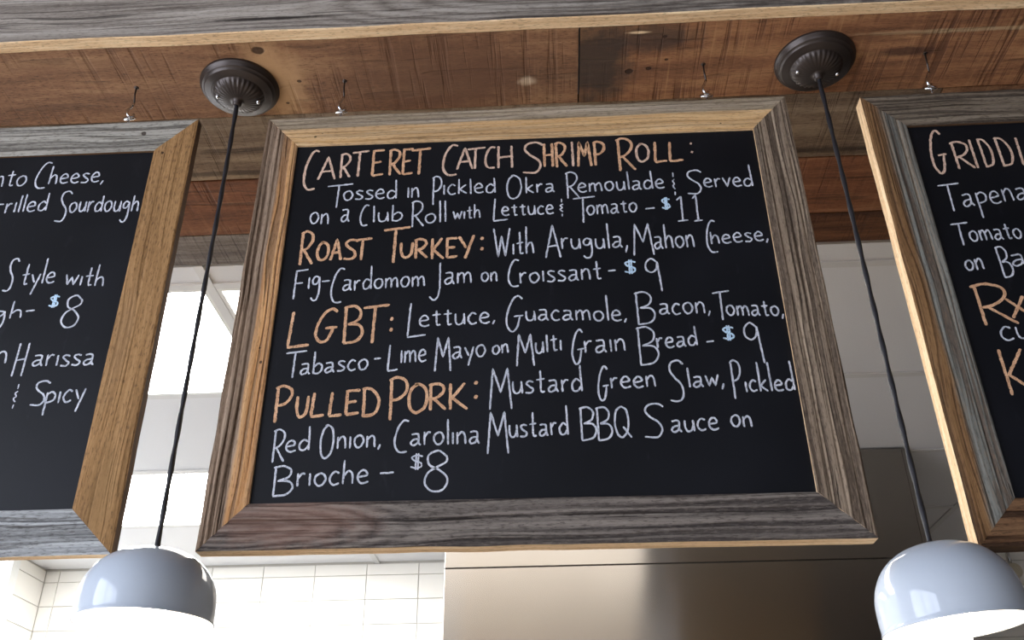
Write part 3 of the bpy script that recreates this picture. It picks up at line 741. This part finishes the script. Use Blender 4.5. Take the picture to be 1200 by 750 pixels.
WRITING = [
 ('C', 'orange chalk heading CARTERET CATCH SHRIMP ROLL on the top line',
  [('C',-0.3974,1.0497,0.0232,0.0880,'p'),('A',-0.3690,1.0525,0.0290,0.0490,'p'),('R',-0.3383,1.0566,0.0188,0.0528,'p'),('T',-0.3131,1.0595,0.0286,0.0558,'p'),('E',-0.2825,1.0599,0.0210,0.0556,'o'),('R',-0.2531,1.0598,0.0214,0.0566,'o'),('E',-0.2310,1.0601,0.0188,0.0556,'o'),('T',-0.2082,1.0594,0.0338,0.0566,'o'),('C',-0.1580,1.0596,0.0264,0.0682,'p'),('A',-0.1328,1.0616,0.0264,0.0464,'p'),('T',-0.1130,1.0616,0.0310,0.0462,'p'),('C',-0.0896,1.0618,0.0182,0.0472,'p'),('H',-0.0640,1.0619,0.0266,0.0480,'p'),('S',-0.0164,1.0576,0.0350,0.0670,'p'),('H',0.0099,1.0623,0.0160,0.0510,'o'),('R',0.0310,1.0617,0.0198,0.0538,'o'),('I',0.0513,1.0625,0.0066,0.0538,'p'),('M',0.0709,1.0611,0.0220,0.0528,'o'),('P',0.0962,1.0612,0.0190,0.0518,'o'),('R',0.1408,1.0570,0.0298,0.0708,'o'),('O',0.1695,1.0593,0.0208,0.0384,'p'),('L',0.1987,1.0596,0.0222,0.0442,'o'),('L',0.2246,1.0592,0.0248,0.0424,'o'),(':',0.2530,1.0657,0.0054,0.0226,'p')],
  []),
 ('C', 'white chalk line beginning Tossed in Pickled Okra Remoulade',
  [('T',-0.3433,0.9917,0.0430,0.0490,'w'),('P',-0.1788,0.9955,0.0156,0.0600,'w'),('O',-0.0491,0.9964,0.0238,0.0490,'w'),('R',0.0479,0.9958,0.0218,0.0552,'w'),('&',0.2163,0.9903,0.0060,0.0476,'w'),('S',0.2502,0.9922,0.0266,0.0496,'w')],
  [('ossed',-0.3365,0.9825,-0.2458,0.9826,0.0190,0.0404,0.0149,'w'),('in',-0.2285,0.9818,-0.2085,0.9817,0.0216,0.0434,0.0171,'w'),('ickled',-0.1685,0.9861,-0.0798,0.9863,0.0198,0.0320,0.0157,'w'),('kra',-0.0300,0.9830,0.0183,0.9833,0.0179,0.0346,0.0142,'w'),('emoulade',0.0571,0.9806,0.2003,0.9817,0.0188,0.0372,0.0148,'w'),('erved',0.2655,0.9803,0.3458,0.9800,0.0178,0.0457,0.0140,'w')]),
 ('C', 'white chalk line on a Club Roll with Lettuce and Tomato, 11 dollars',
  [('C',-0.2982,0.9493,0.0142,0.0432,'w'),('R',-0.2096,0.9482,0.0212,0.0530,'w'),('L',-0.0732,0.9506,0.0260,0.0458,'w'),('&',0.0288,0.9498,0.0092,0.0360,'w'),('T',0.0660,0.9441,0.0366,0.0526,'w'),('-',0.1728,0.9417,0.0154,0.0070,'w'),('$',0.1996,0.9505,0.0144,0.0254,'b'),('1',0.2239,0.9389,0.0166,0.0498,'w'),('1',0.2485,0.9395,0.0138,0.0532,'w')],
  [('on',-0.3889,0.9356,-0.3568,0.9350,0.0219,0.0442,0.0173,'w'),('a',-0.3371,0.9367,-0.3229,0.9369,0.0246,0.0496,0.0194,'w'),('lub',-0.2844,0.9343,-0.2349,0.9355,0.0192,0.0342,0.0152,'w'),('oll',-0.1965,0.9285,-0.1613,0.9295,0.0192,0.0434,0.0151,'w'),('with',-0.1502,0.9351,-0.1052,0.9356,0.0157,0.0275,0.0124,'w'),('ettuce',-0.0701,0.9383,0.0154,0.9378,0.0174,0.0253,0.0138,'w'),('omato',0.0696,0.9327,0.1518,0.9358,0.0181,0.0260,0.0144,'w')]),
 ('C', 'orange chalk heading ROAST TURKEY',
  [('R',-0.3884,0.8877,0.0228,0.0664,'o'),('O',-0.3611,0.8802,0.0178,0.0346,'o'),('A',-0.3393,0.8822,0.0170,0.0406,'o'),('S',-0.3155,0.8816,0.0216,0.0380,'o'),('T',-0.2956,0.8812,0.0278,0.0420,'o'),('T',-0.2416,0.8872,0.0438,0.0696,'o'),('U',-0.2241,0.8768,0.0202,0.0292,'o'),('R',-0.2013,0.8783,0.0216,0.0378,'o'),('K',-0.1746,0.8775,0.0210,0.0404,'o'),('E',-0.1514,0.8778,0.0192,0.0378,'o'),('Y',-0.1276,0.8788,0.0242,0.0454,'o'),(':',-0.1021,0.8840,0.0082,0.0244,'o')],
  []),
 ('C', 'white chalk words With Arugula, Mahon Cheese',
  [('W',-0.0703,0.8847,0.0260,0.0556,'w'),('A',0.0119,0.8831,0.0236,0.0634,'w'),('M',0.1562,0.8805,0.0314,0.0606,'w'),('C',0.2654,0.8815,0.0172,0.0638,'w')],
  [('ith',-0.0533,0.8607,-0.0184,0.8625,0.0215,0.0536,0.0171,'w'),('rugula,',0.0254,0.8671,0.1316,0.8658,0.0207,0.0477,0.0180,'w'),('ahon',0.1733,0.8615,0.2375,0.8620,0.0231,0.0457,0.0183,'w'),('heese,',0.2637,0.8666,0.3551,0.8700,0.0173,0.0244,0.0086,'w')]),
 ('C', 'white chalk line Fig-Cardomom Jam on Croissant, 9 dollars',
  [('F',-0.3921,0.8180,0.0210,0.0552,'w'),('-',-0.3514,0.8223,0.0124,0.0058,'w'),('C',-0.3321,0.8131,0.0198,0.0664,'w'),('J',-0.1754,0.8147,0.0182,0.0696,'w'),('C',-0.0520,0.8248,0.0178,0.0520,'w'),('-',0.1031,0.8231,0.0118,0.0064,'w'),('$',0.1327,0.8291,0.0188,0.0274,'b'),('9',0.1672,0.8124,0.0228,0.0612,'w')],
  [('ig',-0.3799,0.8087,-0.3595,0.8094,0.0210,0.0423,0.0230,'w'),('ardomom',-0.3234,0.8024,-0.1921,0.8074,0.0192,0.0433,0.0153,'w'),('am',-0.1617,0.8085,-0.1178,0.8091,0.0209,0.0421,0.0165,'w'),('on',-0.1030,0.8109,-0.0774,0.8106,0.0176,0.0355,0.0140,'w'),('roissant',-0.0424,0.8060,0.0862,0.8078,0.0192,0.0406,0.0151,'w')]),
 ('C', 'large orange chalk heading LGBT',
  [('L',-0.3856,0.7352,0.0368,0.0638,'o'),('G',-0.3428,0.7401,0.0342,0.0600,'o'),('B',-0.3018,0.7408,0.0310,0.0664,'o'),('T',-0.2666,0.7402,0.0410,0.0678,'o'),(':',-0.2416,0.7385,0.0074,0.0230,'o')],
  []),
 ('C', 'white chalk words Lettuce, Guacamole, Bacon, Tomato',
  [('L',-0.2034,0.7450,0.0312,0.0610,'w'),('G',-0.0511,0.7502,0.0270,0.0650,'w'),('B',0.1491,0.7527,0.0294,0.0580,'w'),('T',0.2676,0.7526,0.0262,0.0516,'w')],
  [('ettuce,',-0.1987,0.7331,-0.0808,0.7361,0.0199,0.0307,0.0060,'w'),('uacamole,',-0.0342,0.7374,0.1208,0.7314,0.0182,0.0452,0.0068,'w'),('acon,',0.1708,0.7401,0.2486,0.7401,0.0197,0.0397,0.0098,'w'),('omato,',0.2725,0.7346,0.3581,0.7305,0.0173,0.0298,0.0094,'w')]),
 ('C', 'white chalk line Tabasco-Lime Mayo on Multi Grain Bread, 9 dollars',
  [('T',-0.3848,0.6738,0.0318,0.0456,'w'),('-',-0.2598,0.6795,0.0106,0.0060,'w'),('L',-0.2365,0.6798,0.0166,0.0450,'w'),('M',-0.1601,0.6833,0.0238,0.0576,'w'),('M',-0.0357,0.6857,0.0260,0.0538,'w'),('G',0.0434,0.6883,0.0180,0.0606,'w'),('B',0.1480,0.6866,0.0312,0.0650,'w'),('-',0.2420,0.6905,0.0114,0.0058,'w'),('$',0.2710,0.7041,0.0178,0.0266,'b'),('9',0.3058,0.6859,0.0236,0.0694,'w')],
  [('abasco',-0.3765,0.6561,-0.2733,0.6619,0.0175,0.0377,0.0138,'w'),('ime',-0.2247,0.6710,-0.1853,0.6732,0.0205,0.0413,0.0162,'w'),('ayo',-0.1460,0.6747,-0.0957,0.6780,0.0190,0.0383,0.0134,'w'),('on',-0.0854,0.6806,-0.0609,0.6826,0.0146,0.0295,0.0117,'w'),('ulti',-0.0204,0.6789,0.0195,0.6840,0.0190,0.0298,0.0151,'w'),('rain',0.0532,0.6770,0.1152,0.6791,0.0205,0.0412,0.0161,'w'),('read',0.1619,0.6818,0.2232,0.6846,0.0168,0.0326,0.0133,'w')]),
 ('C', 'orange chalk heading PULLED PORK',
  [('P',-0.3964,0.6083,0.0252,0.0598,'o'),('U',-0.3669,0.6032,0.0176,0.0340,'o'),('L',-0.3442,0.6055,0.0212,0.0392,'o'),('L',-0.3175,0.6053,0.0204,0.0392,'o'),('E',-0.2928,0.6073,0.0218,0.0392,'o'),('D',-0.2659,0.6071,0.0262,0.0476,'o'),('P',-0.2252,0.6117,0.0276,0.0698,'o'),('O',-0.1954,0.6110,0.0266,0.0464,'o'),('R',-0.1670,0.6122,0.0258,0.0434,'o'),('K',-0.1364,0.6122,0.0282,0.0428,'o'),(':',-0.1097,0.6217,0.0080,0.0276,'o')],
  []),
 ('C', 'white chalk words Mustard Green Slaw, Pickled',
  [('M',-0.0731,0.6223,0.0320,0.0664,'w'),('G',0.0780,0.6258,0.0162,0.0574,'w'),('S',0.1859,0.6263,0.0234,0.0674,'w'),('P',0.2729,0.6261,0.0144,0.0630,'w')],
  [('ustard',-0.0558,0.6133,0.0477,0.6147,0.0203,0.0419,0.0160,'w'),('reen',0.0890,0.6168,0.1552,0.6180,0.0181,0.0365,0.0144,'w'),('law,',0.2021,0.6150,0.2544,0.6167,0.0167,0.0318,0.0113,'w'),('ickled',0.2838,0.6053,0.3557,0.6056,0.0179,0.0473,0.0142,'w')]),
 ('C', 'white chalk line Red Onion, Carolina Mustard BBQ Sauce on',
  [('R',-0.3949,0.5416,0.0184,0.0516,'w'),('O',-0.3249,0.5461,0.0184,0.0518,'w'),('C',-0.2172,0.5508,0.0204,0.0518,'w'),('M',-0.0773,0.5521,0.0294,0.0646,'w'),('B',0.0523,0.5624,0.0238,0.0520,'w'),('B',0.0755,0.5616,0.0222,0.0520,'w'),('Q',0.1026,0.5634,0.0230,0.0494,'w'),('S',0.1475,0.5640,0.0298,0.0534,'w')],
  [('ed',-0.3847,0.5311,-0.3495,0.5333,0.0173,0.0372,0.0137,'w'),('nion,',-0.3099,0.5341,-0.2464,0.5361,0.0186,0.0375,0.0072,'w'),('arolina',-0.2038,0.5355,-0.1037,0.5371,0.0192,0.0411,0.0152,'w'),('ustard',-0.0614,0.5443,0.0243,0.5456,0.0186,0.0457,0.0147,'w'),('auce',0.1708,0.5450,0.2387,0.5469,0.0186,0.0373,0.0146,'w'),('on',0.2566,0.5503,0.2862,0.5506,0.0173,0.0347,0.0136,'w')]),
 ('C', 'white chalk line Brioche, 8 dollars',
  [('B',-0.3832,0.4876,0.0298,0.0450,'w'),('-',-0.2351,0.4955,0.0196,0.0052,'w'),('$',-0.1927,0.5113,0.0180,0.0254,'w'),('8',-0.1645,0.4967,0.0346,0.0608,'w')],
  [('rioche',-0.3631,0.4788,-0.2607,0.4810,0.0192,0.0360,0.0151,'w')]),
 ('L', 'white chalk line ending Cheese',
  [('C',-0.8694,1.0615,0.0222,0.0588,'w')],
  [('nto',-0.9517,1.0402,-0.8954,1.0412,0.0228,0.0362,0.0180,'w'),('heese,',-0.8557,1.0421,-0.7581,1.0420,0.0209,0.0405,0.0089,'w')]),
 ('L', 'white chalk line ending Grilled Sourdough',
  [('S',-0.8163,0.9921,0.0192,0.0646,'w'),('-',-0.9278,1.0014,0.0106,0.0054,'w')],
  [('rilled',-0.9177,0.9829,-0.8449,0.9849,0.0201,0.0367,0.0160,'w'),('ourdough',-0.8053,0.9794,-0.6850,0.9765,0.0218,0.0342,0.0220,'w')]),
 ('L', 'white chalk words Style with',
  [('S',-0.8721,0.8558,0.0150,0.0636,'w')],
  [('tyle',-0.8526,0.8352,-0.7967,0.8370,0.0200,0.0500,0.0201,'w'),('with',-0.7789,0.8330,-0.7133,0.8279,0.0181,0.0420,0.0144,'w')]),
 ('L', 'white chalk price line ending 8 dollars',
  [('-',-0.8230,0.7858,0.0142,0.0064,'w'),('$',-0.7874,0.8023,0.0156,0.0248,'b'),('8',-0.7544,0.7823,0.0288,0.0590,'w')],
  [('gh',-0.8806,0.7715,-0.8342,0.7736,0.0151,0.0324,0.0185,'w')]),
 ('L', 'white chalk line ending Harissa',
  [('H',-0.8159,0.6977,0.0170,0.0578,'w')],
  [('n',-0.8581,0.6928,-0.8377,0.6921,0.0196,0.0395,0.0155,'w'),('arissa',-0.7962,0.6847,-0.6992,0.6842,0.0194,0.0392,0.0154,'w')]),
 ('L', 'white chalk line ending and Spicy',
  [('&',-0.8078,0.6347,0.0074,0.0408,'w'),('S',-0.7705,0.6384,0.0236,0.0410,'w')],
  [('picy',-0.7609,0.6193,-0.7014,0.6244,0.0201,0.0404,0.0177,'w')]),
 ('R', 'orange chalk heading beginning GRIDDL',
  [('G',0.6579,1.0356,0.0262,0.0930,'p'),('R',0.6956,1.0268,0.0304,0.0578,'p'),('I',0.7146,1.0290,0.0028,0.0608,'p'),('D',0.7358,1.0302,0.0184,0.0618,'p'),('D',0.7655,1.0309,0.0224,0.0628,'p'),('L',0.7966,1.0302,0.0186,0.0590,'p')],
  []),
 ('R', 'white chalk line beginning Tapena',
  [('T',0.6585,0.9413,0.0344,0.0556,'w')],
  [('apena',0.6730,0.9200,0.7784,0.9321,0.0238,0.0479,0.0251,'w')]),
 ('R', 'white chalk line beginning Tomato',
  [('T',0.6569,0.8689,0.0272,0.0432,'w')],
  [('omato',0.6676,0.8545,0.7483,0.8567,0.0194,0.0321,0.0154,'w')]),
 ('R', 'white chalk line beginning on Ba',
  [('B',0.7087,0.8138,0.0176,0.0568,'w')],
  [('on',0.6474,0.7994,0.6755,0.8030,0.0188,0.0378,0.0148,'w'),('a',0.7187,0.8051,0.7413,0.8073,0.0219,0.0442,0.0174,'w')]),
 ('R', 'orange chalk Rx with white cu below it',
  [('R',0.6725,0.7389,0.0560,0.0724,'o'),('X',0.7068,0.7326,0.0300,0.0378,'o')],
  [('cu',0.6688,0.6747,0.7132,0.6788,0.0216,0.0434,0.0170,'w')]),
 ('R', 'orange chalk K and white A low on the right board',
  [('K',0.6762,0.6243,0.0430,0.0744,'o'),('A',0.6650,0.5103,0.0304,0.0502,'w')],
  []),
]

WID = {'w': .0029, 'o': .0046, 'p': .0041, 'b': .0036}
for li, (sg, lab, caps, runs) in enumerate(WRITING):
    by = {}
    rg = random.Random(li)
    def rib(c):
        if c not in by: by[c] = Ribbons(li * 7 + len(by))
        return by[c]
    for (ch, cx, cz, w, h, c) in caps:
        ww = WID[c] * (1.0 if ch not in '$&' else .8)
        if ch == ':': w, ww = w, ww * 1.6
        for P in strokes(CAP['(' if ch == 'C' and h > 2.0 * w else ch]):
            rib(c).add([(cx + (x - .5) * w, cz + CZ + (y - .5) * h) for x, y in P], ww)
    for (s, x0, z0, x1, z1, xh, asc, desc, c) in runs:
        gap = .20
        tot = sum(LOW[k][0] for k in s) + gap * (len(s) - 1)
        ux, uz = (x1 - x0) / tot, (z1 - z0) / tot
        t = 0
        for k in s:
            wd, st = LOW[k]
            jz = rg.uniform(-.04, .04) * xh; jh = rg.uniform(.94, 1.06)
            for P in strokes(st):
                Q = []
                for x, y in P:
                    if y > 1: hz = xh * jh + (y - 1) * (asc - xh)
                    elif y < 0: hz = y * desc
                    else: hz = y * xh * jh
                    Q.append((x0 + ux * (t + x), z0 + CZ + uz * (t + x) + hz + jz))
                rib(c).add(Q, WID[c])
            t += wd + gap
    # one mesh for the line, its chalk colours as material slots
    root = SIGNS[sg]
    V, F, Mi, ms = [], [], [], []
    for c, rb in by.items():
        o = len(V); V += rb.v; F += [tuple(i + o for i in f) for f in rb.f]; Mi += [len(ms)] * len(rb.f); ms.append(CHALK[c])
    cx = sum(v[0] for v in V) / len(V); cz = sum(v[2] for v in V) / len(V)
    V = [(v[0] - cx, v[1], v[2] - cz) for v in V]
    o = link('chalk_writing', mesh('chalk_writing', V, F, Mi), ms, root)
    o.location = Vector((cx, YP - .0002, cz)) - Vector(root.location)
    o['label'] = lab

# ------------------------------------------------------------------ pendant lamps
def pendant(x, y, ztop, label, canopy_yaw=0.0, dy=0.0, tilt=0.0, hs=1.0):
    """root at the canopy on the beam; canopy, cord, shade, socket and bulb are parts"""
    R = thing('pendant_lamp', label, 'pendant lamp', (x, y, ZS), 'enamel pendant lamps hanging from the timber beam')
    n = 120
    prof = [(.0001, .001), (.0700, .001), (.0712, -.003), (.0705, -.0070), (.0672, -.0085), (.0668, -.0125), (.0655, -.0140), (.0622, -.0146), (.0615, -.0175), (.0595, -.0190),
            (.0495, -.0200), (.0480, -.0212), (.0460, -.0204), (.0450, -.0225), (.0420, -.0270), (.0370, -.0312), (.0300, -.0345), (.0220, -.0368), (.0140, -.0380), (.0085, -.0388), (.0080, -.046), (.0062, -.049), (.0035, -.0495)]
    v, f, m = lathe(prof, n, flute=(14, 17, 30, .045))
    cn = link('canopy', mesh('canopy', v, f, smooth=True), M_BRONZE, R)
    for sx in (-1, 1):
        b = lathe([(.0001, -.0038), (.0022, -.0032), (.0034, -.0016), (.0038, 0.0), (.0038, .004)], 16)
        s = link('screw', mesh('screw', *b[:2], smooth=True), M_CHROME, cn)
        a = canopy_yaw
        s.location = (sx * .036 * math.cos(a), sx * .036 * math.sin(a), -.0325)
    zt = ztop - ZS
    k = 200
    pts = []
    for i in range(k + 1):
        t = i / k
        pts.append((0.0015 * math.sin(t * 5) * (1 - t), dy * t, -.046 + (zt + .046 + .0) * t))
    link('cord', mesh('cord', *tube(pts, .0037, 10, lobes=2, twist=.42), smooth=True), M_CORD, R)
    hh = .094; rr = .0905
    prof = []
    P = []
    for k in range(15):
        t = k / 14 * math.pi / 2
        P.append((.006 + .0840 * math.sin(t) ** .86, .001 - .0745 * hs * (1 - math.cos(t) ** 1.0)))
    P += [(.0903, -.083 * hs), (.0900, -.093 * hs), (.0904, -.0975 * hs), (.0912, -.0995 * hs)]
    prof = [(a, b, 0) for a, b in P]
    prof[-1] = (P[-1][0], P[-1][1], 0)
    prof += [(.0908, -.1010 * hs, 0), (.0893, -.1005 * hs, 1)]
    prof += [(a - .0016, b - .0016, 1) for a, b in P[-3::-1]]
    v, f, m = lathe(prof, 72)
    sh = link('lamp_shade', mesh('lamp_shade', v, f, m, smooth=True), [M_SHADE, M_SHADE_IN], R)
    sh.location = (0, dy, zt); sh.rotation_euler = (0, tilt, 0)
    c = lathe([(.0035, .006), (.0055, .0055), (.0068, .003), (.0075, .0), (.0075, -.003)], 24)
    g = link('cord_grip', mesh('cord_grip', *c[:2], smooth=True), M_CORD, R); g.location = (0, dy, zt)
    c = lathe([(.0001, -.003), (.014, -.003), (.017, -.008), (.017, -.040), (.015, -.042)], 24)
    g = link('socket', mesh('socket', *c[:2], smooth=True), M_BLACKMETAL, R); g.location = (0, dy, zt)
    c = lathe([(.0125, -.040), (.0145, -.048), (.021, -.060), (.0265, -.074), (.0270, -.088), (.0240, -.104), (.0225, -.125), (.0215, -.140), (.0170, -.149), (.009, -.154), (.0001, -.1555)], 32)
    g = link('bulb', mesh('bulb', *c[:2], smooth=True), M_BULB, R); g.location = (0, dy, zt)
    return R
pendant(-.5515, 1.277, CZ + .393, 'left pendant lamp, glossy blue grey dome shade hanging between left and middle chalkboards', .25, hs=.97)
pendant(.4935, 1.273, CZ + .370, 'right pendant lamp, glossy blue grey dome shade hanging between middle and right chalkboards', .12, dy=-.011, tilt=-.075, hs=1.05)

# ------------------------------------------------------------------ stainless hood
HX0, HX1, HY = -.3685, 1.200, 3.127
hood = thing('range_hood', 'large stainless steel kitchen hood below the middle chalkboard, reaching up to the ceiling', 'range hood', ((HX0 + HX1) / 2, (HY + YB) / 2, CZ + .35))
box('chase_panel', HX0, HX1, HY, HY + .012, CZ + .8825, ZC - .001, M_STEEL, hood, bev=.0015)
box('hood_panel', HX0, HX1, HY - .004, HY + .012, CZ + .35, CZ + .8785, M_STEEL, hood, bev=.0015)
box('side_panel', HX0, HX0 + .012, HY + .0125, YB - .01, CZ + .35, ZC - .001, M_STEEL, hood)
box('side_panel', HX1 - .012, HX1, HY + .0125, YB - .01, CZ + .35, ZC - .001, M_STEEL, hood)
box('seam_strip', HX0 + .002, HX1 - .002, HY + .002, HY + .010, CZ + .8780, CZ + .8830, M_BLACKMETAL, hood)
box('corner_trim', HX1 + .0005, HX1 + .030, HY + .004, HY + .030, CZ + .35, ZC - .001, M_STEEL, hood, bev=.001)
box('hood_underside', HX0 + .012, HX1 - .012, HY + .0125, YB - .01, CZ + .35, CZ + .362, M_BLACKMETAL, hood)
box('drip_lip', HX0, HX1, HY - .03, HY - .004, CZ + .345, CZ + .352, M_STEEL, hood)

ft = thing('wall_fitting', 'small cream round fitting with a thin rod, behind the right pendant lamp', 'fitting', (2.03, YB - .0075, CZ + 1.150))
v, f, m = lathe([(.0001, .05), (.028, .048), (.034, .040), (.034, 0.0)], 28)
o = link('cover', mesh('cover', v, f, smooth=True), plain('cream_plastic', 'd8cdb4', .5), ft); o.rotation_euler = (math.pi / 2, 0, 0)
o = link('rod', mesh('rod', *tube([(0, -.02, .03), (0, -.02, .088)], .006, 10), smooth=True), M_CHROME, ft)
